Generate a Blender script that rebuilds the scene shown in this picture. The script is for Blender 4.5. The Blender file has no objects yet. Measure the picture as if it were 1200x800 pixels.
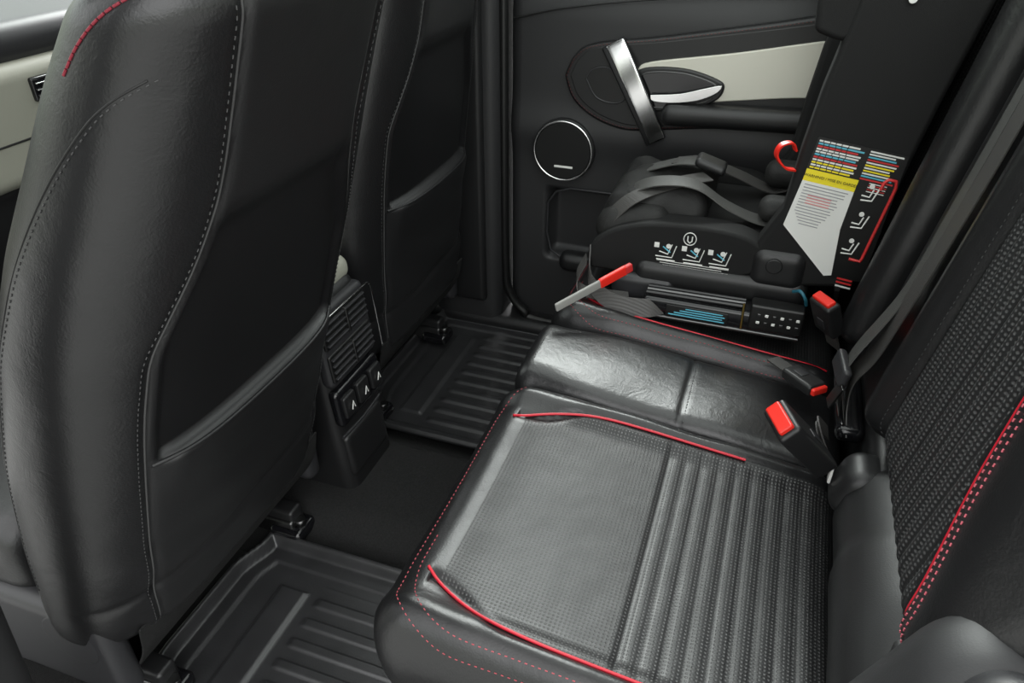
import bpy, bmesh, math, numpy as np
from mathutils import Vector, Matrix
from mathutils.bvhtree import BVHTree
sc=bpy.context.scene
try: sc.view_settings.view_transform='Standard'
except Exception: pass

# ---------------------------------------------------------------- materials
def new_mat(name):
    m=bpy.data.materials.new(name); m.use_nodes=True
    nt=m.node_tree; b=nt.nodes['Principled BSDF']; return m,nt,b
def mat(name,col,rough=.5,metal=0,bs=0,bst=.1,spec=.5,big=0,crease=0,colvar=0,dist=.0006):
    m,nt,b=new_mat(name)
    if len(col)==3: col=(*col,1)
    b.inputs['Base Color'].default_value=col
    b.inputs['Roughness'].default_value=rough
    b.inputs['Metallic'].default_value=metal
    b.inputs['Specular IOR Level'].default_value=spec
    tc=nt.nodes.new('ShaderNodeTexCoord')
    last=None
    def add(scale,detail,distort,strength,distance,rg=.5):
        nonlocal last
        n=nt.nodes.new('ShaderNodeTexNoise'); n.inputs['Scale'].default_value=scale; n.inputs['Detail'].default_value=detail
        n.inputs['Distortion'].default_value=distort; n.inputs['Roughness'].default_value=rg
        nt.links.new(tc.outputs['Object'],n.inputs['Vector'])
        bp=nt.nodes.new('ShaderNodeBump'); bp.inputs['Strength'].default_value=strength; bp.inputs['Distance'].default_value=distance
        nt.links.new(n.outputs['Fac'],bp.inputs['Height'])
        if last: nt.links.new(last.outputs['Normal'],bp.inputs['Normal'])
        last=bp
    if bs: add(bs,3,0,bst,dist)
    if big: add(13,2,.5,big,.006)
    if crease: add(30,4,2.2,crease,.004,.6)
    if last: nt.links.new(last.outputs['Normal'],b.inputs['Normal'])
    if colvar:
        n3=nt.nodes.new('ShaderNodeTexNoise'); n3.inputs['Scale'].default_value=colvar; n3.inputs['Detail'].default_value=5
        nt.links.new(tc.outputs['Object'],n3.inputs['Vector'])
        mx=nt.nodes.new('ShaderNodeMix'); mx.data_type='RGBA'
        mx.inputs[6].default_value=tuple(c*.55 for c in col[:3])+(1,)
        mx.inputs[7].default_value=tuple(min(1,c*1.7) for c in col[:3])+(1,)
        nt.links.new(n3.outputs['Fac'],mx.inputs[0]); nt.links.new(mx.outputs[2],b.inputs['Base Color'])
    return m
def perf_mat(name,axis,pitch=.0050,hole=.05,rough=.40):
    m,nt,b=new_mat(name)
    b.inputs['Roughness'].default_value=rough
    tc=nt.nodes.new('ShaderNodeTexCoord'); mp=nt.nodes.new('ShaderNodeMapping')
    if axis=='y': mp.inputs['Rotation'].default_value=(math.radians(-90),0,0)
    nt.links.new(tc.outputs['Object'],mp.inputs['Vector'])
    v=nt.nodes.new('ShaderNodeTexVoronoi'); v.voronoi_dimensions='2D'
    v.inputs['Scale'].default_value=1/pitch; v.inputs['Randomness'].default_value=0
    nt.links.new(mp.outputs['Vector'],v.inputs['Vector'])
    r=nt.nodes.new('ShaderNodeMapRange'); r.inputs[1].default_value=.16; r.inputs[2].default_value=.34
    nt.links.new(v.outputs['Distance'],r.inputs[0])
    mx=nt.nodes.new('ShaderNodeMix'); mx.data_type='RGBA'
    mx.inputs[6].default_value=(hole,hole,hole,1); mx.inputs[7].default_value=(.010,.010,.0105,1)
    nt.links.new(r.outputs[0],mx.inputs[0]); nt.links.new(mx.outputs[2],b.inputs['Base Color'])
    bp=nt.nodes.new('ShaderNodeBump'); bp.inputs['Strength'].default_value=.6; bp.inputs['Distance'].default_value=.0008
    nt.links.new(r.outputs[0],bp.inputs['Height'])
    n2=nt.nodes.new('ShaderNodeTexNoise'); n2.inputs['Scale'].default_value=12
    nt.links.new(tc.outputs['Object'],n2.inputs['Vector'])
    bp2=nt.nodes.new('ShaderNodeBump'); bp2.inputs['Strength'].default_value=.35; bp2.inputs['Distance'].default_value=.006
    nt.links.new(n2.outputs['Fac'],bp2.inputs['Height']); nt.links.new(bp.outputs['Normal'],bp2.inputs['Normal'])
    nt.links.new(bp2.outputs['Normal'],b.inputs['Normal'])
    return m
def web_mat(name,col=(.045,.043,.041)):
    m,nt,b=new_mat(name)
    b.inputs['Base Color'].default_value=(*col,1); b.inputs['Roughness'].default_value=.5
    tc=nt.nodes.new('ShaderNodeTexCoord')
    w=nt.nodes.new('ShaderNodeTexWave'); w.inputs['Scale'].default_value=110; w.bands_direction='X'
    w.inputs['Distortion'].default_value=1
    nt.links.new(tc.outputs['Object'],w.inputs['Vector'])
    bp=nt.nodes.new('ShaderNodeBump'); bp.inputs['Strength'].default_value=.5; bp.inputs['Distance'].default_value=.0008
    nt.links.new(w.outputs['Fac'],bp.inputs['Height']); nt.links.new(bp.outputs['Normal'],b.inputs['Normal'])
    return m
LEA=mat('black_leather',(.0085,.0085,.009),.34,bs=420,bst=.4,big=.2,crease=.10,spec=.55)
LEA2=mat('black_leather_smooth',(.008,.008,.0085),.33,bs=380,bst=.35,big=.2,crease=.16,spec=.65)
SEATB=mat('seatback_leather',(.011,.011,.0115),.42,bs=420,bst=.3,big=.16)
PANEL=mat('seatback_panel',(.006,.006,.0065),.42,bs=500,bst=.2)
PERF=perf_mat('perforated_leather','z'); PERFB=perf_mat('perforated_leather_back','y',.0060,.075,.5)
PLA=mat('black_plastic',(.010,.010,.0105),.42,bs=600,bst=.25)
PLG=mat('grey_plastic',(.023,.023,.025),.42,bs=600,bst=.2)
GLOSS=mat('gloss_black',(.006,.006,.007),.14)
RUB=mat('rubber_mat',(.020,.020,.021),.36,bs=300,bst=.5,colvar=25,spec=.7)
CARP=mat('carpet',(.020,.020,.020),.95,bs=900,bst=1,spec=.15,colvar=300,dist=.003)
SHELL=mat('trim_dark',(.019,.019,.020),.5,bs=500,bst=.2)
CHR=mat('satin_chrome',(.80,.80,.80),.22,metal=1,bs=40,bst=.02)
METAL=mat('dark_metal',(.12,.12,.12),.35,metal=1)
ALU=mat('brushed_beige_trim',(.60,.585,.51),.40,metal=.2,bs=90,bst=.1)
BEIGE=mat('beige_vinyl',(.30,.30,.25),.5,bs=300,bst=.2)
RED=mat('red_piping',(.50,.010,.025),.4)
DRED=mat('dark_red_piping',(.20,.012,.025),.45)
PINK=mat('red_stitch',(.34,.05,.065),.6)
PINK2=mat('pink_stitch',(.50,.10,.13),.6)
STI=mat('grey_stitch',(.045,.045,.045),.6)
REDP=mat('red_plastic',(.75,.025,.015),.35)
WEB=web_mat('belt_webbing'); WEBG=web_mat('grey_webbing',(.060,.060,.057))
CLOTH=mat('black_cloth',(.0075,.0075,.0075),.75,bs=700,bst=.6,spec=.3)
PADC=mat('grey_pad_cloth',(.012,.012,.0115),.65,bs=500,bst=.8,spec=.35,big=.6,crease=.3)
LW=mat('label_white',(.72,.72,.69),.4); LY=mat('label_yellow',(.80,.66,.02),.4)
LR=mat('label_red',(.55,.03,.03),.4); LB=mat('label_blue',(.10,.42,.55),.4); LK=mat('label_black',(.006,.006,.006),.4)
HEAD=mat('headliner',(.20,.20,.19),.9)
m,nt,b=new_mat('clear_glass')
for n in list(nt.nodes):
    if n!=nt.nodes['Material Output']: nt.nodes.remove(n)
tr=nt.nodes.new('ShaderNodeBsdfTransparent'); gl=nt.nodes.new('ShaderNodeBsdfGlossy'); gl.inputs['Roughness'].default_value=.02
tr.inputs[0].default_value=(.85,.9,.87,1)
mx=nt.nodes.new('ShaderNodeMixShader'); mx.inputs[0].default_value=.06
nt.links.new(tr.outputs[0],mx.inputs[1]); nt.links.new(gl.outputs[0],mx.inputs[2]); nt.links.new(mx.outputs[0],nt.nodes['Material Output'].inputs[0])
GLASS=m

# ---------------------------------------------------------------- helpers
def root(name,loc):
    e=bpy.data.objects.new(name,None); e.empty_display_size=.05; e.location=loc
    sc.collection.objects.link(e); return e
def adopt(o,r):
    if r is not None:
        o.parent=r; o.matrix_parent_inverse=Matrix.Translation(-Vector(r.location))
def mk(name,vs,fs,mats,r=None,smooth=True,mi=None):
    me=bpy.data.meshes.new(name); me.from_pydata([tuple(v) for v in vs],[],fs)
    if not isinstance(mats,(list,tuple)): mats=[mats]
    for m in mats: me.materials.append(m)
    bm=bmesh.new(); bm.from_mesh(me); bmesh.ops.remove_doubles(bm,verts=bm.verts,dist=1e-6)
    bmesh.ops.recalc_face_normals(bm,faces=bm.faces)
    for f in bm.faces:
        f.smooth=smooth
        if mi:
            c=f.calc_center_median(); f.material_index=mi(c,f.normal)
    bm.to_mesh(me)
    bvh=BVHTree.FromBMesh(bm); bm.free()
    o=bpy.data.objects.new(name,me); sc.collection.objects.link(o); adopt(o,r)
    return o,bvh
def rbox(name,lo,hi,rad,mats,r=None,step=(.02,.02,.02),deform=None,mi=None):
    lo=np.array(lo,float); hi=np.array(hi,float)
    rad=min(rad,*(list((hi-lo)/2*.999)))
    n=[max(2,int(round((hi[i]-lo[i])/step[i]))) for i in range(3)]
    def samples(i):
        a=np.linspace(lo[i],hi[i],n[i]+1)
        k=max(3,int(rad/step[i]))
        e=rad*np.tan(np.linspace(0,math.pi/4,k+1)) if rad>0 else np.array([0])
        inner=a[(a>lo[i]+rad+1e-6)&(a<hi[i]-rad-1e-6)]
        return np.unique(np.round(np.concatenate([lo[i]+rad-e,inner,hi[i]-rad+e]),7))
    S=[samples(i) for i in range(3)]
    vs=[];fs=[]
    for ax in range(3):
        a,bx=[i for i in range(3) if i!=ax]
        for side in (lo[ax],hi[ax]):
            base=len(vs); A=S[a];B=S[bx]
            for p in A:
                for q in B:
                    v=np.zeros(3); v[ax]=side; v[a]=p; v[bx]=q
                    c=np.minimum(np.maximum(v,lo+rad),hi-rad); d=v-c; L=np.linalg.norm(d)
                    if L>1e-9: v=c+d/L*rad
                    vs.append(v)
            nb=len(B)
            for i in range(len(A)-1):
                for j in range(nb-1):
                    fs.append((base+i*nb+j,base+i*nb+j+1,base+(i+1)*nb+j+1,base+(i+1)*nb+j))
    if deform: vs=[deform(*map(float,v)) for v in vs]
    return mk(name,vs,fs,mats,r,True,mi)
def obox(name,c,ax,size,rad,m,r,seg=.02):
    X,Y,Z=[Vector(a).normalized() for a in ax]; c=Vector(c)
    h=[s/2 for s in size]
    return rbox(name,[-q for q in h],h,rad,m,r,(seg,)*3,lambda x,y,z:tuple(c+X*x+Y*y+Z*z))
def cat(pts,n=10):
    P=[Vector(p) for p in pts]
    if len(P)<3: 
        return [P[0].lerp(P[-1],i/n) for i in range(n+1)]
    Q=[P[0]*2-P[1]]+P+[P[-1]*2-P[-2]]; out=[]
    for i in range(1,len(Q)-2):
        for k in range(n):
            t=k/n; a,b_,c,d=Q[i-1],Q[i],Q[i+1],Q[i+2]
            out.append(.5*((2*b_)+(c-a)*t+(2*a-5*b_+4*c-d)*t*t+(3*b_-a-3*c+d)*t**3))
    out.append(P[-1]); return out
def resample(P,step):
    out=[P[0]]; acc=0
    for a,b_ in zip(P[:-1],P[1:]):
        L=(b_-a).length
        if L<1e-9: continue
        d=step-acc
        while d<=L:
            out.append(a.lerp(b_,d/L)); d+=step
        acc=(acc+L)%step
    return out
def curve(name,splines,rad,m,r=None,cyc=False):
    cu=bpy.data.curves.new(name,'CURVE'); cu.dimensions='3D'; cu.bevel_depth=rad; cu.bevel_resolution=3; cu.use_fill_caps=True
    for P in splines:
        s=cu.splines.new('POLY'); s.points.add(len(P)-1); s.use_cyclic_u=cyc
        for i,p in enumerate(P): s.points[i].co=(p[0],p[1],p[2],1)
    cu.materials.append(m)
    o=bpy.data.objects.new(name,cu); sc.collection.objects.link(o); adopt(o,r); return o
def project(P,bvh,axis,off=.0,smo=0):
    out=[]
    for p in P:
        if axis=='z': o_=Vector((p.x,p.y,3)); d=Vector((0,0,-1))
        elif axis=='y': o_=Vector((p.x,-3,p.z)); d=Vector((0,1,0))
        elif axis=='-y': o_=Vector((p.x,3,p.z)); d=Vector((0,-1,0))
        else: o_=Vector((-3,p.y,p.z)); d=Vector((1,0,0))
        h=bvh.ray_cast(o_,d)
        if h[0] is not None: out.append(h[0]-d*off)
    for _ in range(smo):
        if len(out)<5: break
        n=len(out); out=[out[0]]+[(out[i-1]+out[i]*2+out[i+1])/4 for i in range(1,n-1)]+[out[-1]]
    return out
def tube(name,pts,rad,m,r,bvh=None,axis='z',off=0,n=12,smo=12):
    P=cat(pts,n)
    if bvh: P=project(P,bvh,axis,off,smo)
    if len(P)>1: return curve(name,[P],rad,m,r)
def stitch(name,pts,m,r,bvh=None,axis='z',off=.0004,dash=.0045,gap=.003,rad=.0006):
    P=cat(pts,14)
    if bvh: P=project(P,bvh,axis,off,3)
    if len(P)<2: return
    Q=resample(P,.0015); k=int(dash/.0015)+1; per=int((dash+gap)/.0015)
    S=[Q[i:i+k] for i in range(0,len(Q)-k,per)]
    S=[s for s in S if (s[0]-s[-1]).length<.02]
    if S: curve(name,[[s[0],s[-1]] for s in S],rad,m,r)
def ribbon(name,pts,wvec,w,m,r,th=.0015,n=8):
    P=cat(pts,n); W=[Vector(wvec).normalized()]*len(P) if not isinstance(wvec,list) else cat(wvec,n)
    vs=[];fs=[]
    for i,p in enumerate(P):
        t=(P[min(i+1,len(P)-1)]-P[max(i-1,0)]).normalized(); ww=W[i].normalized(); nn=t.cross(ww).normalized()
        for a,b_ in ((-.5,-.5),(.5,-.5),(.5,.5),(-.5,.5)): vs.append(p+ww*w*a+nn*th*b_)
    for i in range(len(P)-1):
        for k in range(4):
            a=i*4+k; b_=i*4+(k+1)%4; fs.append((a,b_,b_+4,a+4))
    fs.append((0,1,2,3)); e=len(vs)-4; fs.append((e,e+1,e+2,e+3))
    return mk(name,vs,fs,m,r,False)
def prism(name,poly,x0,x1,m,r,bev=.004):
    n=len(poly)
    vs=[(x0,p[0],p[1]) for p in poly]+[(x1,p[0],p[1]) for p in poly]
    fs=[tuple(range(n)),tuple(range(2*n-1,n-1,-1))]+[(i,(i+1)%n,(i+1)%n+n,i+n) for i in range(n)]
    o,bv=mk(name,vs,fs,m,r,True)
    if bev:
        md=o.modifiers.new('b','BEVEL'); md.width=bev; md.segments=4; md.limit_method='ANGLE'; md.angle_limit=math.radians(30)
        o.modifiers.new('w','WEIGHTED_NORMAL')
    return o,bv
def rpoly(pts,n=8):
    P=cat([(p[0],p[1],0) for p in list(pts)+[pts[0]]],n)[:-1]; return [(p.x,p.y) for p in P]
def cyl(name,c,axis,rad,depth,m,r,seg=48,bev=.002):
    axis=Vector(axis).normalized(); c=Vector(c)
    me=bpy.data.meshes.new(name); bm=bmesh.new()
    bmesh.ops.create_cone(bm,cap_ends=True,segments=seg,radius1=rad,radius2=rad,depth=depth)
    bmesh.ops.transform(bm,matrix=Matrix.Translation(c)@axis.to_track_quat('Z','Y').to_matrix().to_4x4(),verts=bm.verts)
    for f in bm.faces: f.smooth=len(f.verts)<5
    bm.to_mesh(me); bm.free(); me.materials.append(m)
    o=bpy.data.objects.new(name,me); sc.collection.objects.link(o); adopt(o,r)
    if bev:
        md=o.modifiers.new('b','BEVEL'); md.width=bev; md.segments=3; md.limit_method='ANGLE'
    return o
def sm(a,b_,x):
    t=min(1,max(0,(x-a)/(b_-a))); return t*t*(3-2*t)
def text(name,s,loc,size,m,r,X,Y,ext=.0002,align='CENTER'):
    cu=bpy.data.curves.new(name,'FONT'); cu.body=s; cu.size=size; cu.align_x=align; cu.align_y='CENTER'; cu.extrude=ext
    cu.materials.append(m); o=bpy.data.objects.new(name,cu); sc.collection.objects.link(o)
    X=Vector(X).normalized(); Z=X.cross(Vector(Y)).normalized(); Y=Z.cross(X)
    M=Matrix((X,Y,Z)).transposed().to_4x4(); M.translation=Vector(loc)
    if r: o.parent=r; o.matrix_parent_inverse=Matrix.Translation(-Vector(r.location))
    o.matrix_basis=M
    return o
def smooth_interp(xs,ys,q,k=.02):
    t=np.linspace(-2*k,2*k,9); w=np.exp(-(t/k)**2); w/=w.sum()
    return float(sum(wi*np.interp(q+ti,xs,ys) for ti,wi in zip(t,w)))

# ================================================================ REAR BENCH
bench=root('rear_bench_seat',(1.02,0,.3))
def cushion_def(c,hw,mirror,kind):
    def f(x,y,z):
        u=(x-c)/hw; au=abs(u)
        top=sm(.25,.36,z)
        zz=0
        zz-=.11*(.33-y)*top
        if kind=='side':
            zz+=top*(.016*sm(.68,.86,au)-.010*(1-min(1,au/.8)**2)-.012*sm(.9,1,au))
            pu=.80-.16*sm(.17,.28,y)
            if y<.285: zz-=top*.006*math.exp(-((au-pu)*hw/.006)**2)
            if au<pu-.03 and y<.27: 
                zz-=top*.003*math.exp(-((y-.055)/.004)**2)
                if -.175<y<.052:
                    zz-=top*.0018*(1-abs(math.sin(math.pi*(y-.055)/.0235))**.6)
            zz+=top*.004*math.exp(-((y-.28)/.03)**2)
            zz+=top*.0016*math.sin(y*38+x*11)*sm(.78,.9,au)
        else:
            zz-=top*.003*math.exp(-((y-.055)/.004)**2)
            zz+=top*.006*(1-u*u)+top*.0015*math.sin(y*26+x*15)
        yy=y
        if z<.33 and y>0: yy=y-(.33-z)*.33*min(1,y/.3)
        if y>.2: zz-=top*.03*(max(0,au-.55)/.45)**2*sm(.2,.33,y)
        return (x,yy,z+zz)
    return f
def idx_side(c,hw):
    def g(p,n):
        au=abs(p.x-c)/hw; pu=.80-.16*sm(.17,.28,p.y)
        return 1 if (n.z>.5 and au<pu-.015 and -.2<p.y<.272) else 0
    return g
st=(.006,.0032,.02)
c1,b1=rbox('cushion_outboard_a',(.42,-.19,.14),(.918,.335,.40),.05,[LEA,PERF],bench,st,cushion_def(.67,.25,0,'side'),idx_side(.67,.25))
c2,b2=rbox('cushion_centre',(.919,-.19,.14),(1.121,.33,.397),.026,[LEA2],bench,(.01,.005,.02),cushion_def(1.02,.10,0,'mid'))
c3,b3=rbox('cushion_outboard_b',(1.122,-.19,.14),(1.62,.335,.40),.05,[LEA,PERF],bench,st,cushion_def(1.37,.25,0,'side'),idx_side(1.37,.25))
def pipe_pts(c,s):
    return [(c+s*x,y,.4) for x,y in ((.150,.290),(.165,.268),(.185,.225),(.197,.17),(.2,.10),(.2,0),(.2,-.10),(.195,-.165))]
for nm,c,bv in (('a',.67,b1),('b',1.37,b3)):
    for s in (-1,1):
        pp=pipe_pts(c,s)
        if s==1 and nm=='a' : pp=pp[:-2]+[(c+.2,-.05,.4)]
        tube('piping_%s%d'%(nm,s),pp,.0019,RED,bench,bv,'z',.0022,12,30)
    e=.238
    stitch('edge_stitch_'+nm,[(c-e,-.12,.4),(c-e,.0,.4),(c-e,.15,.4),(c-e,.24,.4),(c-e+.025,.295,.4),(c-e+.07,.313,.4),(c,.316,.4),(c+e-.07,.313,.4),(c+e-.02,.29,.4)],PINK,bench,bv)
    e=.226
    stitch('edge_stitch2_'+nm,[(c-e,-.12,.4),(c-e,.0,.4),(c-e,.15,.4),(c-e,.23,.4),(c-e+.025,.28,.4),(c-e+.07,.30,.4),(c-.09,.303,.4)],PINK,bench,bv)
stitch('centre_seam',[(.93,.049,.4),(1.02,.049,.4),(1.11,.049,.4)],STI,bench,b2)
stitch('centre_edge',[(.93,.305,.4),(1.02,.308,.4),(1.11,.305,.4)],STI,bench,b2)
def fy(z): return -.18-.17*(z-.36)
PX=[(.44,.545),(.53,.556),(.63,.595),(.72,.615),(.85,.625),(1.1,.63)]
def pipx(z): return smooth_interp([p[0] for p in PX],[p[1] for p in PX],z,.03)
def back_def(kind):
    cache={}
    def f(x,y,z):
        k=sm(-.30,-.22,y)
        yy=y+.17*(.36-z)
        add=0
        if kind=='near':
            if z not in cache: cache[z]=pipx(z)
            p=cache[z]
            if x<p: add+=.003*sm(0,.01,p-x)-.05*sm(.03,.15,p-x)
            if x>.845: add+=.022*sm(.845,.875,x)
            add-=.005*math.exp(-((x-p)/.006)**2)
            add-=.006*math.exp(-((x-.845)/.004)**2)
            if p+.012<x<.84: add-=.006*(1-abs(math.sin(math.pi*(x-.84)/.0215))**.6)
        elif kind=='far':
            a=abs(x-1.36)
            add+=.035*sm(.15,.2,a)-.006*math.exp(-((a-.15)/.005)**2)
            if a<.14: add-=.005*(1-abs(math.sin(math.pi*(x-1.36)/.0215))**.6)
        return (x,yy+add*k,z)
    return f
sb=(.0032,.02,.015)
k1,bk1=rbox('backrest_outboard_a',(.445,-.31,.46),(.915,-.18,1.02),.04,[LEA,PERFB],bench,sb,back_def('near'),
   lambda p,n:1 if (n.y>.3 and pipx(p.z)+.008<p.x<.84 and .47<p.z<.95) else 0)
k2,bk2=rbox('backrest_centre',(.92,-.31,.41),(1.12,-.185,1.0),.035,[LEA],bench,(.02,.02,.02),back_def('mid'))
k3,bk3=rbox('backrest_outboard_b',(1.125,-.31,.42),(1.60,-.18,1.02),.04,[LEA,PERFB],bench,sb,back_def('far'),
   lambda p,n:1 if (n.y>.3 and abs(p.x-1.36)<.14 and p.z<.95) else 0)
pz=[.475,.50,.53,.58,.63,.68,.72,.80,.9,.98]
tube('back_piping',[(pipx(z),0,z) for z in pz],.0026,RED,bench,bk1,'-y',.002)
for i,d in enumerate((.015,.026)):
    stitch('back_stitch_%d'%i,[(pipx(z)-d,0,z) for z in pz],PINK2,bench,bk1,'-y',.0006,.0045,.003,.0008)
stitch('back_inner_stitch',[(.853,0,z) for z in pz],STI,bench,bk1,'-y')
tube('back_piping_inner',[(.905,0,.49),(.908,0,.53),(.905,0,.57)],.002,RED,bench,bk1,'-y',.001)
for i,xx in enumerate((.67,1.37)):
    rbox('headrest_%d'%i,(xx-.13,-.37,1.06),(xx+.13,-.27,1.22),.045,LEA,bench)
    for d in (-.05,.05): curve('headrest_post_%d%d'%(i,int(d*100)),[[(xx+d,-.32,.98),(xx+d,-.32,1.08)]],.006,CHR,bench)
rbox('hinge_trim',(.50,-.235,.33),(.835,-.165,.455),.028,PLA,bench,(.012,.01,.01),
     lambda x,y,z:(x,y-.25*max(0,z-.38)-.03*sm(.40,.46,z)-.006*sm(.70,.71,x),z-.02*sm(.62,.50,x)))
rbox('hinge_cap',(.80,-.225,.36),(.87,-.16,.435),.02,PLA,bench,(.01,.01,.01),lambda x,y,z:(x,y-.3*max(0,z-.38),z))
rbox('hinge_tag',(.838,-.161,.385),(.850,-.157,.41),.001,LW,bench)
rbox('isofix_slot',(.93,-.205,.385),(1.10,-.165,.412),.012,GLOSS,bench,(.01,.01,.01))
rbox('seat_base',(.46,-.2,.03),(1.60,.17,.18),.02,PLA,bench,(.05,.05,.05))
rbox('rear_support_panel',(.44,-.34,.03),(1.62,-.205,.44),.02,PLA,bench,(.05,.05,.05))
arch=root('trim_1',(.44,-.3,.3))
rbox('wheel_arch_cover',(.375,-.60,.10),(.548,-.135,.560),.045,SHELL,arch,(.012,.015,.015),
     lambda x,y,z:(x,y-.35*max(0,z-.35)-.03*sm(.48,.54,x),z+.016*sm(.42,.46,x)*sm(.545,.50,x)))
rbox('wheel_arch_lip',(.375,-.50,.47),(.455,-.175,.585),.03,PLG,arch,(.015,.02,.02),lambda x,y,z:(x,y-.4*max(0,z-.45),z))

# ================================================================ belts & buckles
def buckle(name,base,tip,wv,scale=1):
    r=root(name,base); base=Vector(base); tip=Vector(tip); Z=(tip-base).normalized(); X=Vector(wv).normalized()
    Y=Z.cross(X).normalized(); X=Y.cross(Z)
    L=(tip-base).length
    obox('body',base+Z*(L*.55),(X,Y,Z),(.046*scale,.024*scale,L*.85),.006,PLA,r,.008)
    obox('release_button',base+Z*(L*.985),(X,Y,Z),(.037*scale,.015*scale,.010),.003,REDP,r,.006)
    obox('crest_emboss',base+Z*(L*.45)+Y*(.0125*scale),(X,Y,Z),(.016,.002,.02),.001,PLG,r,.01)
    obox('crest_emboss_b',base+Z*(L*.45)-Y*(.0125*scale),(X,Y,Z),(.016,.002,.02),.001,PLG,r,.01)
    ribbon('stalk',[base-Z*.03,base,base+Z*.02],X,.03*scale,WEB,r,.003)
    return r
buckle('seat_belt_buckle',(.866,-.152,.395),(.832,-.077,.482),(.8,.45,.1),1.4)
buckle('seat_belt_buckle',(1.170,-.155,.425),(1.150,-.128,.498),(.7,.6,.1),1.1)
buckle('seat_belt_buckle',(1.085,-.09,.398),(1.03,-.142,.402),(.5,-.9,.0),.8)
sbel=root('seat_belt',(.98,-.2,.6))
def bz(x,z,o=.006): 
    h=bk2.ray_cast(Vector((x,3,z)),Vector((0,-1,0))) if x>.92 else bk1.ray_cast(Vector((x,3,z)),Vector((0,-1,0)))
    return (x,(h[0].y if h[0] else fy(z))+o,z)
ribbon('shoulder_webbing',[bz(.948,.99,.02),bz(.948,.9,.02),bz(.95,.8,.02),bz(.955,.7,.02),bz(.965,.6,.02),bz(.978,.52,.02),(.985,-.175,.47),(.98,-.175,.43),(.95,-.18,.40)],(1,0,0),.045,WEB,sbel,.0015)
ribbon('lap_webbing',[bz(1.02,.97,.012),bz(1.008,.85,.014),bz(1.003,.72,.016),bz(1.003,.6,.018),(1.0,-.17,.5),(.995,-.16,.45),(.985,-.17,.41)],(1,-.1,0),.045,WEBG,sbel,.0015)
obox('latch_plate',(.992,-.158,.475),((1,.1,0),(0,1,.25),(0,-.2,1)),(.066,.014,.03),.006,PLG,sbel,.008)
obox('latch_tongue',(.965,-.155,.445),((1,.1,0),(0,1,.25),(-.3,-.2,1)),(.026,.003,.05),.001,METAL,sbel,.01)
b_=root('seat_belt',(.9,-.15,.42))
for k in range(2):
    ribbon('loop_%d'%k,[(.93,-.155,.40),(.90,-.135,.425+.01*k),(.87,-.15,.40+.012*k),(.86,-.17,.39)],(.3,.3,1),.022,WEB,b_,.002)

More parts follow.
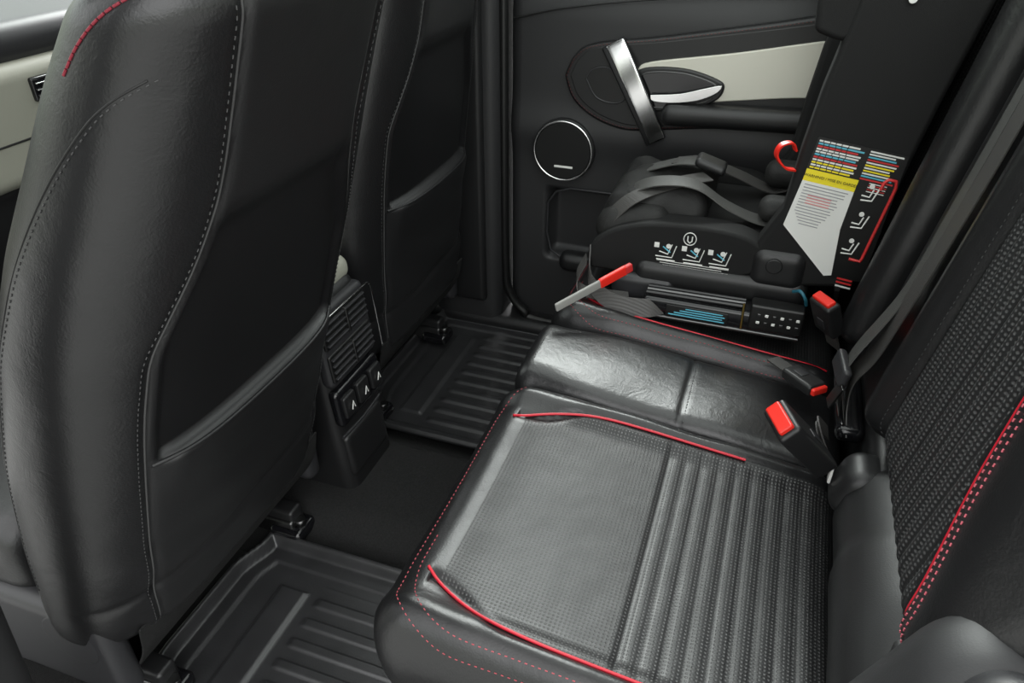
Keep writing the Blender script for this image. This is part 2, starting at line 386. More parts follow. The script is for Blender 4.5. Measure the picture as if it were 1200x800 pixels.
# ================================================================ FRONT SEATS
BZ=[.2,.30,.45,.60,.70,.80,.87,1.1]
def front_seat(cx,yb,lean,W,zp,extra,rim_on):
    r=root('front_car_seat',(cx,yb+.2,.3))
    z0,z1=.22,1.045
    BX=[b_*W for b_ in [.172,.180,.184,.186,.180,.130,.112,.108]]
    def bdz(z): return smooth_interp(BZ,BX,z,.016)
    ZS=[.22,.26,.40,.55,.70,.80,.88,.95,1.045]; HW=[w_*W for w_ in [.242,.250,.250,.248,.240,.222,.202,.188,.170]]
    DD=[d_+extra for d_ in [.16,.18,.200,.210,.205,.195,.18,.165,.13]]
    NR,NT=170,260; vs=[];fs=[]
    ends=.05
    for i in range(NR):
        h=i/(NR-1); z=z0+(z1-z0)*h
        hw=smooth_interp(ZS,HW,z); d=smooth_interp(ZS,DD,z)
        sh=1.0
        if z>z1-ends:
            t=(z-(z1-ends))/ends; sh=math.sqrt(max(0.0004,1-t**2.2))
        if z<z0+.03:
            t=1-(z-z0)/.03; sh*=math.sqrt(max(.2,1-.5*t*t))
        rear=yb-lean*(z-.23)+.012*math.sin((z-.2)*4)
        yc=rear+d/2
        bd=bdz(z)
        for j in range(NT):
            th=2*math.pi*j/NT; c_,s_=math.cos(th),math.sin(th)
            n=3.3
            x=hw*math.copysign(abs(c_)**(2/n),c_)*(1-(1-sh)*.35); y=d/2*math.copysign(abs(s_)**(2/2.4),s_)*sh
            dx=x; yy=yc+y
            if s_<0:
                a=abs(dx)
                e=a-bd
                yy+=.005*math.exp(-(e/.006)**2)
                lim=bd-.006
                m_=sm(.0,.018,lim-a)*sm(zp-.010,zp,z)*sm(.845,.80,z)
                yy+=.014*m_
                if z<zp: yy-=.009*sm(.0,.03,lim-a)*sm(.44,zp-.01,z)
                yy+=.004*math.exp(-((z-.33-.05*dx)/.008)**2)
                yy+=.0015*math.sin(z*60+dx*25)*sm(.50,.35,z)
            vs.append((cx+dx,yy,z))
    for i in range(NR-1):
        for j in range(NT):
            a=i*NT+j; b2_=i*NT+(j+1)%NT; fs.append((a,b2_,b2_+NT,a+NT))
    fs.append(tuple(range(NT))); fs.append(tuple(range((NR-1)*NT,NR*NT)))
    def mi(p,n):
        dx=p.x-cx; bd=float(np.interp(p.z,BZ,BX))
        if n.y<-.2 and abs(dx)<bd-.004:
            if zp<p.z<.825: return 2
            return 1
        return 0
    o,bv=mk('backrest',vs,fs,[LEA,SEATB,PANEL],r,True,mi)
    zz=[.24,.30,.38,.45,.55,.62,.66,.70,.74,.78,.82,.86,.92,.98,1.01]
    for s in (-1,1):
        P=[(cx+s*bdz(z),0,z) for z in zz]
        tube('rear_piping_%d'%s,P,.0012,STI,r,bv,'y',.0006)
        P=[(cx+s*(bdz(z)+.009),0,z) for z in zz]
        stitch('rear_stitch_%d'%s,P,STI,r,bv,'y')
    w_=(.186*W-.006)
    tube('pocket_edge',[(cx-w_,0,zp-.006),(cx-.1,0,zp-.008),(cx,0,zp-.009),(cx+.1,0,zp-.008),(cx+w_,0,zp-.006)],.0026,SEATB,r,bv,'y',.0005)
    sp=[(.425,.962),(.455,.946),(.485,.923),(.539,.866),(.597,.783),(.65,.68),(.70,.56),(.735,.45),(.75,.34)]
    sp=[(y+(.354-lean)*(z-.23)+yb-.636-.01,z) for y,z in sp]
    stitch('side_seam',[(cx-.2,y,z) for y,z in sp],STI,r,bv,'x')
    tube('side_seam_line',[(cx-.2,y+.006,z) for y,z in sp],.0009,LK,r,bv,'x')
    if rim_on:
        rim=[(.40,1.025),(.435,1.008),(.465,.985),(.487,.96)]
        rim=[(y+(.354-lean)*(z-.23)+yb-.636+.004,z) for y,z in rim]
        stitch('front_red_stitch',[(cx-.2,y,z) for y,z in rim],DRED,r,bv,'x',.0004,.006,.002,.0011)
    ht=yb-lean*.87+.06
    rbox('headrest',(cx-.13,ht-.05,1.095),(cx+.13,ht+.055,1.29),.045,LEA,r,deform=lambda x,y,z:(x,y-.15*(z-1.07),z))
    for d in (-.055,.055): curve('headrest_post%d'%(d*1000),[[(cx+d,ht+.01,1.0),(cx+d,ht,1.12)]],.006,CHR,r)
    rbox('cushion',(cx-.23,yb+.14,.20),(cx+.23,yb+.62,.40),.05,LEA,r,(.02,.02,.02))
    rbox('base_frame',(cx-.215,yb+.10,.10),(cx+.215,yb+.55,.21),.02,PLA,r,(.04,.04,.04))
    for s in (-1,1):
        rbox('side_cover_%d'%s,(cx+s*.225-.02,yb+.04,.13),(cx+s*.225+.02,yb+.5,.30),.018,PLG,r,(.02,.02,.02),lambda x,y,z:(x,y,z-.06*sm(yb+.2,yb+.5,y)))
        cyl('recliner_%d'%s,(cx+s*.218,yb+.10,.245),(1,0,0),.055,.055,PLG,r,48,.012)
    ribbon('lower_cloth',[(cx,yb+.015,.26),(cx,yb+.03,.20),(cx,yb+.07,.14),(cx,yb+.12,.11)],(1,0,0),.42,CARP,r,.003)
    for s in (-1,1):
        x=cx+s*.17
        rbox('rail_%d'%s,(x-.02,yb+.06,.035),(x+.02,yb+.6,.075),.006,METAL,r,(.05,.05,.05))
        rbox('rail_cover_%d'%s,(x-.03,yb+.04,.03),(x+.03,yb+.11,.06),.012,GLOSS,r,(.02,.02,.02))
        rbox('rail_lock_%d'%s,(x-.015,yb+.06,.06),(x+.02,yb+.12,.095),.008,PLA,r,(.02,.02,.02))
        cyl('rail_bolt_%d'%s,(x,yb+.055,.065),(0,0,1),.01,.015,METAL,r,12,0)
        cyl('leg_%d'%s,(x,yb+.3,.09),(0,0,1),.02,.05,METAL,r,16,0)
    return r
front_seat(.609,.64,.335,1.0,.555,.02,True)
front_seat(1.31,.66,.14,1.02,.555,0,False)

# ================================================================ CONSOLE
con=root('center_console',(.94,.8,.25))
def cd(x,y,z): return (x,y+.10*(z-.2)*sm(.8,.63,y),z)
rbox('console_body',(.875,.645,.04),(1.035,1.35,.47),.025,PLA,con,(.03,.03,.03),cd)
rbox('console_lid',(.872,.655,.455),(1.038,1.10,.50),.02,BEIGE,con,(.02,.02,.02),cd)
rbox('vent_surround',(.875,.632,.31),(1.032,.66,.455),.012,PLG,con,(.02,.02,.02),cd)
for i in range(2):
    x0=.880; z0=.322+i*.066
    rbox('vent_cavity_%d'%i,(x0,.629,z0),(x0+.140,.640,z0+.056),.004,LK,con,(.02,.02,.02),cd)
    for k in range(4):
        rbox('slat_%d%d'%(i,k),(x0+.003,.624,z0+.008+k*.0125),(x0+.137,.634,z0+.0115+k*.0125),.0015,PLG,con,(.03,.01,.01),cd)
    rbox('vane_%d'%i,(x0+.068,.622,z0+.004),(x0+.073,.632,z0+.052),.0015,METAL,con,(.02,.02,.02),cd)
curve('vent_chrome_rim',[[(1.028,.629,.32),(1.028,.636,.40),(1.028,.641,.448),(1.018,.642,.456),(.88,.642,.456)]],.0016,CHR,con)
rbox('button_panel',(.876,.632,.225),(1.028,.655,.302),.01,GLOSS,con,(.02,.02,.02),cd)
for k in range(3):
    rbox('button_%d'%k,(.885+k*.048,.625,.243),(.922+k*.048,.640,.287),.004,PLA,con,(.02,.02,.02),cd)
    curve('icon_%d'%k,[[(.899+k*.048,.6275,.258),(.906+k*.048,.629,.272),(.909+k*.048,.6275,.258)]],.0010,LW,con)
curve('console_lower_trim',[[(.88,.645,.20),(.95,.645,.195),(1.02,.645,.20)]],.003,PLG,con)
rbox('cup_tray',(.885,.64,.10),(1.015,.66,.195),.012,PLA,con,(.02,.02,.02),cd)

# ================================================================ FLOOR
fl=root('floor',(1,.4,0))
rbox('carpet',(.30,-.7,-.05),(1.70,1.5,.012),.005,CARP,fl,(.1,.1,.1))
def hf(name,x0,x1,y0,y1,nx,ny,f,m,r):
    vs=[];fs=[]
    for i in range(nx+1):
        for j in range(ny+1):
            x=x0+(x1-x0)*i/nx; y=y0+(y1-y0)*j/ny; vs.append((x,y,f(x,y)))
    for i in range(nx):
        for j in range(ny):
            a=i*(ny+1)+j; fs.append((a,a+1,a+ny+2,a+ny+1))
    o,bv=mk(name,vs,fs,m,r); md=o.modifiers.new('s','SOLIDIFY'); md.thickness=.004; md.offset=-1
    return o,bv
tun=root('trim_2',(.93,.4,.04))
hf('tunnel_carpet',.72,1.14,-.2,1.2,50,60,lambda x,y:.014+.058*sm(.745,.84,x)*sm(1.11,1.02,x),CARP,tun)
def matf(x0,x1,y0,y1):
    def f(x,y):
        yf=y1-.03*sm(x0+.16,x0+.05,x)-.02*sm(x1-.10,x1-.02,x)
        d=min(x-x0,x1-x,y-y0,yf-y)
        z=.020
        z+=.024*sm(.022,.010,d)-.010*sm(.006,0,d)
        z+=.004*sm(.050,.044,d)
        if d<-.002: z=.014
        lx=(x-(x0+x1)/2)
        hw_=(x1-x0)*.5-.085
        ed=hw_-abs(lx); yy=min(y-(y1-.155),(y1-.095)-y)
        z+=.005*sm(0,.008,min(ed,yy))
        if d>.065 and y<y1-.17:
            t=((x-x0-.065)/.040)%1.0
            inner=sm(.065,.075,d)*sm(y1-.17,y1-.185,y)
            z+=.005*inner*sm(.08,.2,t)*sm(.62,.50,t)
        return z
    return f
for (x0,x1,y0,y1) in ((.34,.76,-.05,.77),(1.10,1.615,-.05,.80)):
    r=root('floor_mat',((x0+x1)/2,(y0+y1)/2,.03))
    hf('rubber_mat_sheet',x0,x1,y0,y1,200,200,matf(x0,x1,y0,y1),RUB,r)

# ================================================================ FAR DOOR
dr=root('door_1',(1.70,.2,.5))
DX=1.66
def dpan(x,y,z):
    k=sm(1.74,1.68,x)
    xx=x
    xx+=k*(.03*sm(.80,.95,z))
    xx-=k*.012*math.exp(-((z-.56)/.05)**2)
    ins=sm(.50,.485,y)*sm(.225,.245,z)*sm(.42,.405,z)
    xx+=k*.05*ins
    return (xx,y,z)
rbox('door_panel',(DX,-.55,.02),(DX+.10,.598,.93),.03,[SHELL],dr,(.02,.008,.008),dpan)
ov=[(.462,.69),(.44,.735),(.395,.762),(.25,.785),(.05,.822),(-.10,.85),(-.30,.87),(-.42,.83),(-.44,.75),(-.40,.67),(-.25,.64),(-.06,.622),(.12,.605),(.25,.588),(.32,.582),(.39,.602),(.44,.64)]
ov=rpoly(ov,6)
prism('armrest_surround',ov,DX-.018,DX+.02,PLA,dr,.008)
cy,cz=.05,.715
ring=[((y-cy)*.965+cy,(z-cz)*.90+cz) for y,z in ov]
prism('insert_base',ring,DX-.0195,DX+.01,PLA,dr,.003)
stitch('insert_stitch',[Vector((DX-.020,(y-cy)*.985+cy,(z-cz)*.94+cz)) for y,z in ov[::6]+ov[:1]],mat('dim_red_stitch',(.09,.02,.02),.6),dr,None,rad=.0009)
al=rpoly([(.30,.715),(.27,.735),(.10,.765),(-.082,.802),(-.25,.825),(-.34,.80),(-.34,.73),(-.25,.70),(-.052,.688),(.10,.668),(.242,.648),(.285,.66)],6)
prism('brushed_insert',al,DX-.024,DX,ALU,dr,.003)
rbox('armrest_pad',(DX-.06,-.42,.615),(DX,.235,.662),.02,PLA,dr,(.02,.02,.02),lambda x,y,z:(x,y,z+.06*(.1-y)*.6))
bo=rpoly([(.32,.690),(.285,.722),(.20,.728),(.13,.712),(.112,.695),(.13,.665),(.20,.640),(.28,.635),(.315,.655)],6)
prism('release_bezel',bo,DX-.030,DX,PLA,dr,.005)
bi=[((y-.215)*.86+.215,(z-.683)*.8+.683) for y,z in bo]
prism('release_bowl',bi,DX-.032,DX,GLOSS,dr,.002)
curve('release_rim',[[Vector((DX-.031,y,z)) for y,z in bi]],.0016,METAL,dr,True)
lev=rpoly([(.262,.672),(.20,.680),(.15,.695),(.118,.703),(.125,.688),(.16,.670),(.21,.660),(.255,.660)],5)
prism('release_lever',lev,DX-.044,DX-.036,CHR,dr,.003)
op=rpoly([(.41,.69),(.395,.71),(.36,.715),(.33,.69),(.32,.655),(.345,.642),(.385,.652)],6)
prism('grab_recess',op,DX-.0225,DX,LK,dr,.002)
curve('grab_recess_rim',[[Vector((DX-.022,y,z)) for y,z in op]],.0018,PLG,dr,True)
# grab bar: slightly bowed, tapering satin-chrome strip whose ends sink into the trim
A=Vector((DX-.022,.352,.770)); B=Vector((DX-.024,.238,.568))
d=(B-A).normalized(); dn=d.cross(Vector((1,0,0)))
LB_=(B-A).length
def bowed(w,off,dep,nm,m_):
    c=(A+B)/2
    def f(x,y,z):
        t=z/(LB_/2)
        q=c+d*z+dn*(y*(1-.08*t)+.006*(1-t*t)+off)+Vector((1,0,0))*(x-.018*(1-t*t))
        return tuple(q)
    rbox(nm,(-dep/2,-w/2,-LB_/2),(dep/2,w/2,LB_/2),.004,m_,dr,(.01,.01,.01),f)
bowed(.040,0,.012,'grab_bar',CHR)
bowed(.050,-.004,.010,'grab_bar_backing',PLA)
S=Vector((DX-.006,.456,.521))
cyl('speaker_base',S,(1,0,0),.074,.03,PLA,dr)
cyl('speaker_grille',S+Vector((-.008,0,0)),(1,0,0),.066,.028,CLOTH,dr)
curve('speaker_ring',[[S+Vector((-.020,.0695*math.cos(t*math.pi/32),.0695*math.sin(t*math.pi/32))) for t in range(64)]],.0028,CHR,dr,True)
rbox('speaker_badge',(DX-.030,.43,.482),(DX-.027,.475,.487),.001,LW,dr)
rbox('pocket_lip',(DX-.02,-.40,.20),(DX+.03,.46,.25),.02,PLA,dr,(.02,.02,.02))
curve('pocket_rim',[[Vector(p) for p in ((DX+.0,-.4,.422),(DX,.44,.422),(DX,.475,.41),(DX,.495,.38),(DX,.497,.30),(DX,.485,.25),(DX,.46,.235))]],.003,PLG,dr)
rbox('window_sill',(DX+.02,-.55,.90),(DX+.12,.60,.95),.02,PLA,dr,(.05,.05,.02))
tube('upper_seam',[(DX-.004,.585,.80),(DX-.004,.45,.83),(DX-.003,.2,.86),(DX,-.3,.89)],.0018,LK,dr)
tube('mid_seam',[(DX-.002,.59,.565),(DX-.002,.54,.57)],.0015,LK,dr)
rbox('window_frame_top',(1.66,-.60,1.28),(1.72,.62,1.33),.015,PLA,dr,(.1,.1,.1))
rbox('window_frame_rear',(1.66,-.60,.92),(1.73,-.53,1.30),.015,PLA,dr,(.1,.1,.1))
mk('window_glass',[(1.735,-.55,.93),(1.735,.60,.93),(1.69,.60,1.29),(1.69,-.55,1.29)],[(0,1,2,3)],GLASS,dr)
pil=root('wall_pillar_far',(1.68,.7,.6))
rbox('pillar_trim',(1.60,.605,.02),(1.74,.80,1.36),.03,SHELL,pil,(.05,.05,.05))
rbox('pillar_panel',(1.585,.64,.10),(1.62,.79,1.2),.015,PLA,pil,(.03,.03,.05))
tube('door_seal',[(1.63,.600,1.3),(1.63,.600,.9),(1.63,.600,.5),(1.63,.598,.20),(1.63,.585,.12),(1.63,.545,.07),(1.63,.48,.05),(1.63,.0,.045),(1.63,-.4,.045)],.011,LK,pil)
sl=root('trim_3',(1.64,.2,.04))
rbox('sill_cover',(1.595,-.5,-.05),(1.76,1.5,.055),.02,PLA,sl,(.05,.05,.02))
fd=root('door_2',(1.7,1.1,.5))
rbox('front_door_panel',(1.66,.80,.02),(1.74,1.6,.93),.03,SHELL,fd,(.05,.05,.05))
rbox('front_door_armrest',(1.58,.85,.58),(1.67,1.5,.66),.03,BEIGE,fd,(.05,.05,.03))
np_=root('wall_pillar_near',(.25,.72,.6))
rbox('pillar_trim',(.17,.665,0),(.285,.80,1.36),.03,SHELL,np_,(.05,.05,.05),lambda x,y,z:(x,y-.17*(z-.32),z))
sl2=root('trim_4',(.30,.2,.04))
rbox('near_sill',(.20,-.5,-.05),(.335,1.5,.05),.02,PLA,sl2,(.05,.05,.02))

# ================================================================ DASHBOARD, windshield, roof
da=root('dashboard',(1.0,1.5,.7))
rbox('dash_top',(.30,1.38,.76),(1.66,2.0,.84),.035,PLG,da,(.05,.05,.02))
rbox('dash_fascia',(.30,1.36,.55),(1.66,1.6,.775),.03,BEIGE,da,(.05,.05,.03))
rbox('dash_lower',(.30,1.40,.25),(1.66,1.7,.56),.03,PLA,da,(.05,.05,.03))
rbox('touch_screen',(.66,1.34,.66),(.90,1.37,.80),.008,GLOSS,da,(.05,.05,.03))
for i in range(2):
    rbox('dash_vent_%d'%i,(1.06+i*.38,1.35,.700),(1.18+i*.38,1.37,.745),.005,GLOSS,da)
    for k in range(3): rbox('dash_vent_slat_%d%d'%(i,k),(1.065+i*.38,1.345,.709+k*.012),(1.175+i*.38,1.352,.712+k*.012),.001,CHR,da)
cyl('glovebox_knob',(1.35,1.355,.6),(0,1,0),.012,.02,CHR,da)
curve('glovebox_seam',[[(.95,1.359,.64),(1.60,1.359,.64)]],.002,LK,da)
ws=root('window_2',(1,1.9,1.1))
mk('windshield_glass',[(.3,2.0,.83),(1.7,2.0,.83),(1.6,1.25,1.37),(.4,1.25,1.37)],[(0,1,2,3)],GLASS,ws)
ce=root('ceiling',(1.0,.2,1.38))
for n_,lo,hi in (('front',(.30,.85,1.34),(1.70,1.25,1.39)),('rear',(.30,-1.2,1.34),(1.70,-.75,1.39)),('side_a',(.30,-.8,1.34),(.46,.9,1.39)),('side_b',(1.55,-.8,1.34),(1.70,.9,1.39))):
    rbox('headliner_'+n_,lo,hi,.02,HEAD,ce,(.1,.1,.03))
mk('roof_glass',[(.46,-.75,1.385),(1.55,-.75,1.385),(1.55,.85,1.385),(.46,.85,1.385)],[(0,1,2,3)],GLASS,ce)
cw=root('wall_cargo',(1,-1,.5))
rbox('cargo_floor',(.30,-1.3,-.05),(1.70,-.35,.30),.02,CARP,cw,(.1,.1,.1))
rbox('cargo_side',(1.62,-1.3,.2),(1.74,-.50,.93),.03,SHELL,cw,(.1,.1,.1))
rbox('c_pillar',(1.64,-.80,.9),(1.74,-.56,1.36),.03,HEAD,cw,(.1,.1,.1))

# ================================================================ CHILD SEAT
cs=root('child_car_seat',(1.42,.05,.5))
XN=1.25; XF=1.60; XB=1.192
rbox('base_plate',(XB,-.11,.388),(XF-.03,.17,.425),.008,GLOSS,cs,(.03,.03,.02))
rbox('base_block',(XN-.010,-.11,.415),(XF-.04,.20,.47),.02,PLA,cs,(.02,.02,.02))
rbox('base_lip',(XB-.002,-.11,.384),(XB+.012,.165,.392),.003,METAL,cs,(.03,.03,.02))
rbox('base_label',(XB-.003,.015,.396),(XB,.125,.418),.001,LK,cs,(.03,.03,.02))
for k in range(4): rbox('base_label_text_%d'%k,(XB-.004,.02+.004*(k%2),.3985+k*.0048),(XB-.0025,.12-.01*k,.4005+k*.0048),.0004,LB,cs,(.05,.05,.02))
for k in range(2):
    rbox('base_foot_%d'%k,(XN-.015+k*.27,.12,.385),(XN+.03+k*.27,.24,.44),.015,PLG,cs,(.03,.03,.02))
for k in range(3):
    curve('base_rail_%d'%k,[[(XB+.010+k*.012,-.01,.432),(XB+.010+k*.012,.165,.430)]],.004,METAL if k==1 else GLOSS,cs)
wing=rpoly([(.285,.435),(.290,.475),(.255,.515),(.19,.540),(.10,.548),(.02,.543),(-.025,.52),(-.03,.485),(.02,.460),(.12,.448),(.21,.436)],6)
prism('seat_wing_near',wing,XN,XN+.055,CLOTH,cs,.016)
prism('seat_wing_far',wing,XF-.055,XF,CLOTH,cs,.016)
rbox('seat_pad',(XN+.045,-.12,.45),(XF-.045,.29,.530),.03,CLOTH,cs,(.02,.02,.02),lambda x,y,z:(x,y,z+.04*sm(.12,.27,y)*sm(.5,.53,z)-.03*sm(.25,.30,y)))
rbox('leg_cushion',(XN+.05,.09,.49),(XF-.06,.28,.578),.045,PADC,cs,(.010,.010,.010),lambda x,y,z:(x+.006*math.sin(y*55),y-.2*(z-.52),z+.008*math.sin(x*45+y*30)+.003*math.sin(x*110)))
rbox('pad_fold',(XN+.02,.15,.49),(XN+.12,.29,.560),.033,PADC,cs,(.012,.012,.012),lambda x,y,z:(x,y,z-.25*max(0,y-.2)))
xg=XN-.0012
curve('logo_ring',[[Vector((xg,.105+.011*math.cos(t*math.pi/12),.524+.012*math.sin(t*math.pi/12))) for t in range(24)]],.0009,LW,cs,True)
curve('logo_glyph',[[Vector((xg,.109,.529)),Vector((xg,.109,.520)),Vector((xg,.105,.516)),Vector((xg,.101,.520)),Vector((xg,.101,.529))]],.0012,LW,cs)
for i,yy in enumerate((.145,.095,.048)):
    zb=.482
    curve('pictogram_seat_%d'%i,[[Vector((xg,yy+a,zb+b2)) for a,b2 in ((.018,.0),(-.012,.0),(-.018,.024))],
      [Vector((xg,yy+a,zb+b2)) for a,b2 in ((.012,.010),(-.004,.006),(-.010,.026))],[Vector((xg,yy+.016,zb-.006)),Vector((xg,yy-.018,zb-.006))]],.0011,LW,cs)
    curve('pictogram_mark_%d'%i,[[Vector((xg,yy-.008,zb+.010)),Vector((xg,yy+.006,zb+.020))]],.0012,LB,cs)
    cyl('pictogram_head_%d'%i,(xg,yy-.004,zb+.022),(1,0,0),.0045,.001,LW,cs,16,0)
    rbox('picto_box_%d'%i,(xg-.0004,yy+.013,zb+.017),(xg,yy+.022,zb+.027),.0001,LW,cs)
for k in range(3):
    rbox('wing_caption_%d'%k,(xg-.0004,.03+.012*(k%2),.4735-k*.0042),(xg,.16-.006*(k%3),.4747-k*.0042),.0001,LW,cs)
bp=[(-.006,.475),(-.01,.535),(-.04,.60),(-.048,.70),(-.060,.80),(-.078,.90),(-.095,1.02),(-.13,1.05),(-.27,1.05),(-.275,1.0),(-.255,.936),(-.228,.80),(-.212,.71),(-.195,.58),(-.178,.475),(-.10,.462)]
prism('backrest_side_near',bp,XN,XN+.05,CLOTH,cs,.010)
prism('backrest_side_far',bp,XF-.05,XF,CLOTH,cs,.010)
bb=[(-.10,.50),(-.13,.70),(-.165,.90),(-.18,1.04),(-.26,1.04),(-.22,.80),(-.18,.50)]
prism('backrest_pad',bb,XN+.04,XF-.04,CLOTH,cs,.015)
hwp=rpoly([(-.03,.88),(-.025,.96),(-.04,1.06),(-.12,1.10),(-.17,1.02),(-.14,.90),(-.08,.87)],5)
prism('head_wing_near',hwp,XN+.005,XN+.045,CLOTH,cs,.012)
prism('head_wing_far',hwp,XF-.045,XF-.005,CLOTH,cs,.012)
cyl('wing_button',(XN-.003,-.15,.933),(1,0,0),.006,.006,LW,cs,24,.001)
def quad(name,poly,m,x): 
    return mk(name,[(x,p[0],p[1]) for p in poly]+[(x+.0008,p[0],p[1]) for p in poly],[tuple(range(len(poly))),tuple(range(2*len(poly)-1,len(poly)-1,-1))]+[(i,(i+1)%len(poly),(i+1)%len(poly)+len(poly),i+len(poly)) for i in range(len(poly))],m,cs,False)
xl=XN-.001
quad('label_black_back',[(-.050,.59),(-.070,.729),(-.205,.712),(-.19,.49),(-.14,.49)],LK,xl)
def L(u,v):
    a=Vector((-.070,.727)); b2=Vector((-.203,.711)); c=Vector((-.048,.575)); d2=Vector((-.185,.555))
    p=a.lerp(b2,u).lerp(c.lerp(d2,u),v); return (p.x,p.y)
def strip(name,u0,u1,v0,v1,m,x): quad(name,[L(u0,v0),L(u1,v0),L(u1,v1),L(u0,v1)],m,x)
import random; random.seed(4)
cols=[LW,LB,LR,LW,LW,LB,LR,LW,LY,LW,LY,LW]
GT=mat('label_fine_text',(.30,.30,.31),.6)
for k in range(11):
    v=.012+k*.0285
    strip('label_line_%d'%k,.02,.46+.10*random.random(),v,v+.017,cols[k],xl-.0006)
    for q in range(5):
        u=.06+q*.07+.02*random.random(); strip('label_gap_%d_%d'%(k,q),u,u+.009,v-.001,v+.018,LK,xl-.0009)
    strip('label_line_b%d'%k,.60,.88+.10*random.random(),v,v+.015,cols[(k+3)%11],xl-.0006)
strip('label_yellow_header',.0,.60,.33,.46,LY,xl-.0008)
pc=L(.3,.395); px=(0,L(.6,.4)[0]-L(0,.4)[0],L(.6,.4)[1]-L(0,.4)[1])
text('warning_text','WARNING! / MISE EN GARDE!',(xl-.0014,pc[0],pc[1]),.0062,LK,cs,px,(0,0,1))
quad('label_white_body',[L(0,.46),L(.60,.46),(-.135,.58),(-.140,.495),(-.128,.492),L(-.02,1.0)],LW,xl-.0007)
for k in range(14):
    v=.49+k*.034; strip('label_fine_%d'%k,.04+.025*max(0,k-9),.50-.012*k+.05*random.random(),v,v+.010,GT,xl-.0012)
LP=mat('label_pink',(.6,.25,.25),.5)
for k in range(4): strip('label_fine_red_%d'%k,.12,.40,.60+k*.03,.612+k*.03,LP,xl-.0013)
for k in range(3):
    y0,z0=-.165+.004*k,.645-k*.048
    curve('side_picto_%d'%k,[[Vector((xl-.001,y0+a,z0+b2)) for a,b2 in ((.012,-.010),(-.005,-.010),(-.012,.012))],[Vector((xl-.001,y0+a,z0+b2)) for a,b2 in ((.012,-.002),(.0,-.004),(-.004,.009))]],.0013,LW,cs)
    cyl('side_picto_head_%d'%k,(xl-.001,y0+.0,z0+.014),(1,0,0),.004,.001,LW,cs,16,0)
for k in range(5): strip('rear_line_%d'%k,.72,.92,.33+k*.022,.338+k*.022,LR if k%2 else LW,xl-.0008)
curve('belt_path_marker',[[Vector(p) for p in ((xl-.001,-.178,.655),(xl-.001,-.181,.668),(xl-.001,-.186,.673),(xl-.001,-.197,.672),(xl-.001,-.199,.66),(xl-.001,-.190,.60),(xl-.001,-.180,.535),(xl-.001,-.178,.528),(xl-.001,-.160,.530))]],.0026,LR,cs)
for k in range(3): quad('foot_label_%d'%k,[(-.150,.490-k*.007),(-.175,.487-k*.007),(-.175,.490-k*.007),(-.150,.493-k*.007)],LR if k<2 else LW,xl-.0006)
ribbon('red_pull_loop',[(XN+.01,-.045,.668),(XN-.004,-.028,.675),(XN-.010,-.012,.695),(XN-.010,-.016,.712),(XN+.0,-.032,.715),(XN+.01,-.040,.70)],(1,.5,0),.012,REDP,cs,.003)
ribbon('harness_a',[(1.36,-.10,.66),(1.35,-.075,.57),(1.34,-.02,.540),(1.33,.05,.562),(1.33,.11,.594),(1.33,.165,.597),(1.34,.22,.576),(1.345,.26,.53)],(1,.2,0),.050,WEBG,cs,.002)
ribbon('harness_b',[(1.50,-.12,.68),(1.50,-.09,.59),(1.49,-.03,.545),(1.47,.05,.575),(1.45,.12,.602),(1.43,.17,.602)],(1,-.2,0),.042,WEB,cs,.002)
ribbon('harness_c',[(1.29,.275,.48),(1.285,.265,.52),(1.30,.225,.565),(1.34,.16,.588),(1.39,.10,.592)],(.75,.65,.1),.036,WEB,cs,.002)
ribbon('crotch_strap',[(1.425,.10,.606),(1.425,.16,.603),(1.425,.22,.582)],(1,0,0),.04,WEBG,cs,.002)
obox('harness_buckle',(1.42,.10,.606),((1,0,0),(0,1,.3),(0,-.3,1)),(.05,.06,.018),.008,PLA,cs,.01)
rbox('harness_pad_a',(1.315,-.11,.54),(1.375,.0,.585),.022,PADC,cs,(.01,.01,.01))
rbox('harness_pad_b',(1.47,-.12,.55),(1.53,.0,.60),.022,PADC,cs,(.01,.01,.01))
rbox('hinge_block',(XN-.010,-.10,.450),(XN+.05,-.005,.528),.022,PLA,cs,(.01,.01,.01))
cyl('hinge_bolt',(XN-.010,-.045,.50),(1,0,0),.014,.008,PLA,cs,24)
rbox('hinge_slot',(XB-.003,-.11,.396),(XB+.03,-.02,.445),.004,LK,cs)
for k in range(6):
    for j in range(2):
        rbox('size_dot_%d%d'%(k,j),(XB-.0045,-.104+k*.013,.410+j*.015),(XB-.002,-.098+k*.013,.415+j*.015),.001,LW if (k+j)%2 else METAL,cs)
curve('gold_pin',[[(XB-.003,-.010,.395),(XB-.003,-.008,.445)]],.0022,mat('brass',(.6,.42,.12),.3,1),cs)
tube('latch_cable',[(XN-.02,-.085,.462),(XN-.035,-.095,.472),(XN-.040,-.105,.462),(XN-.03,-.11,.445)],.003,mat('teal',(.02,.12,.17),.4),cs)
P0=Vector((1.085,.305,.432)); P1=Vector((1.20,.205,.470)); dd=(P1-P0).normalized(); dz=Vector((0,0,1)); ds=dd.cross(dz).normalized(); du=ds.cross(dd)
SG=mat('strap_grey',(.26,.26,.245),.5)
obox('adjuster_strap',P0.lerp(P1,.32),(dd,ds,du),(.100,.006,.017),.0028,SG,cs,.01)
obox('adjuster_red_end',P0.lerp(P1,.80),(dd,ds,du),(.060,.009,.019),.003,REDP,cs,.01)
obox('adjuster_tip',P1+dd*.002,(dd,ds,du),(.018,.010,.017),.003,LR,cs,.01)
ribbon('base_strap',[(1.24,.285,.47),(1.20,.27,.43),(1.18,.22,.408),(1.185,.16,.405),(1.20,.13,.41)],(.5,.1,1),.034,WEB,cs,.002)
ribbon('base_strap_b',[(1.235,.29,.46),(1.21,.30,.43),(1.20,.28,.41),(1.22,.20,.40)],(1,.3,.3),.03,WEB,cs,.002)

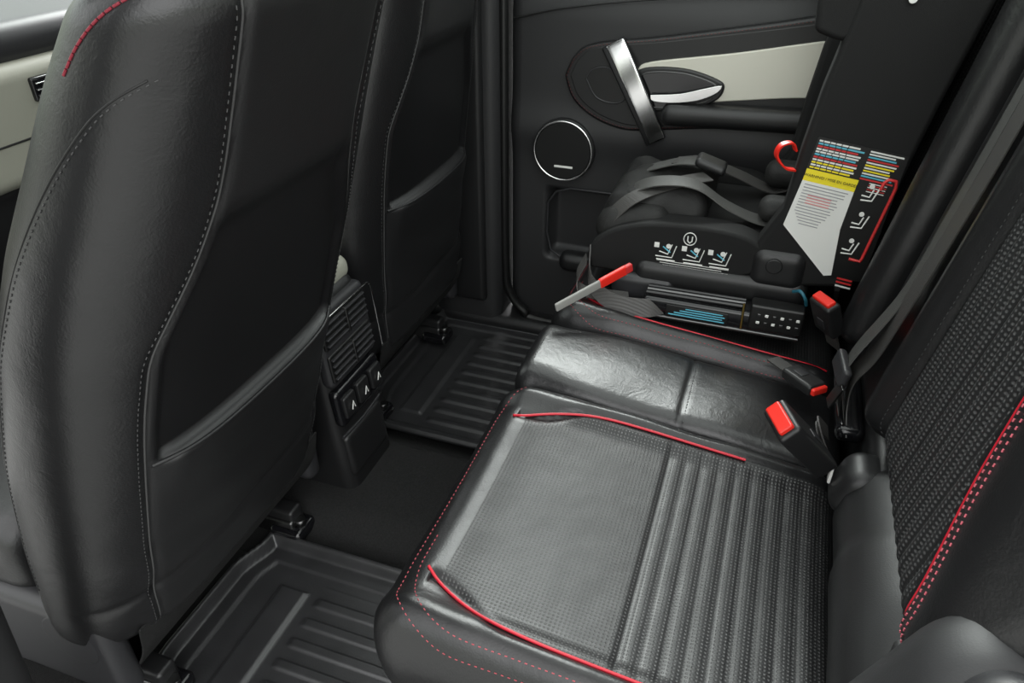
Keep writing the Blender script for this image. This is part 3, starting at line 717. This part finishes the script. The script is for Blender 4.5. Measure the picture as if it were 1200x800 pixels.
# ================================================================ GROUND outside
gr=root('ground',(0,0,-.45))
mk('asphalt',[(-12,-12,-.45),(14,-12,-.45),(14,14,-.45),(-12,14,-.45)],[(0,1,2,3)],mat('asphalt_mat',(.30,.30,.29),.9,bs=60,bst=.3,colvar=8),gr)

# ================================================================ WORLD + SUN
w=bpy.data.worlds.new('World'); sc.world=w; w.use_nodes=True; nt=w.node_tree
bg=nt.nodes['Background']
tc=nt.nodes.new('ShaderNodeTexCoord'); sx=nt.nodes.new('ShaderNodeSeparateXYZ'); rp=nt.nodes.new('ShaderNodeValToRGB')
mr=nt.nodes.new('ShaderNodeMapRange'); mr.inputs[1].default_value=-1; mr.inputs[2].default_value=1
nt.links.new(tc.outputs['Generated'],sx.inputs[0]); nt.links.new(sx.outputs['Z'],mr.inputs[0]); nt.links.new(mr.outputs[0],rp.inputs[0])
e=rp.color_ramp.elements; e[0].position=.45; e[0].color=(.10,.11,.09,1); e[1].position=1; e[1].color=(1,1,1,1)
x=e.new(.52); x.color=(.35,.38,.30,1); x=e.new(.62); x.color=(.9,.93,.93,1)
nt.links.new(rp.outputs[0],bg.inputs['Color']); bg.inputs['Strength'].default_value=2.6
def sun(name,d,strength,ang):
    l=bpy.data.lights.new(name,'SUN'); l.energy=strength; l.angle=math.radians(ang)
    o=bpy.data.objects.new(name,l); sc.collection.objects.link(o); o.location=(-d[0]*4,-d[1]*4,-d[2]*4)
    o.rotation_euler=Vector(d).to_track_quat('-Z','Y').to_euler()
sun('sun',(-.78,-.18,-.62),6.0,30)
sun('sky_fill_sun',(.75,.45,-.5),1.2,60)

# ================================================================ CAMERA
cam=bpy.data.cameras.new('cam'); co=bpy.data.objects.new('camera',cam); sc.collection.objects.link(co)
cam.sensor_width=36; cam.lens=26.0; cam.clip_start=.02
yaw=math.radians(19.6); p=math.radians(33.3)
F=Vector((math.cos(yaw)*math.cos(p),math.sin(yaw)*math.cos(p),-math.sin(p)))
co.location=(0,0,1.10); co.rotation_euler=F.to_track_quat('-Z','Y').to_euler()
sc.camera=co
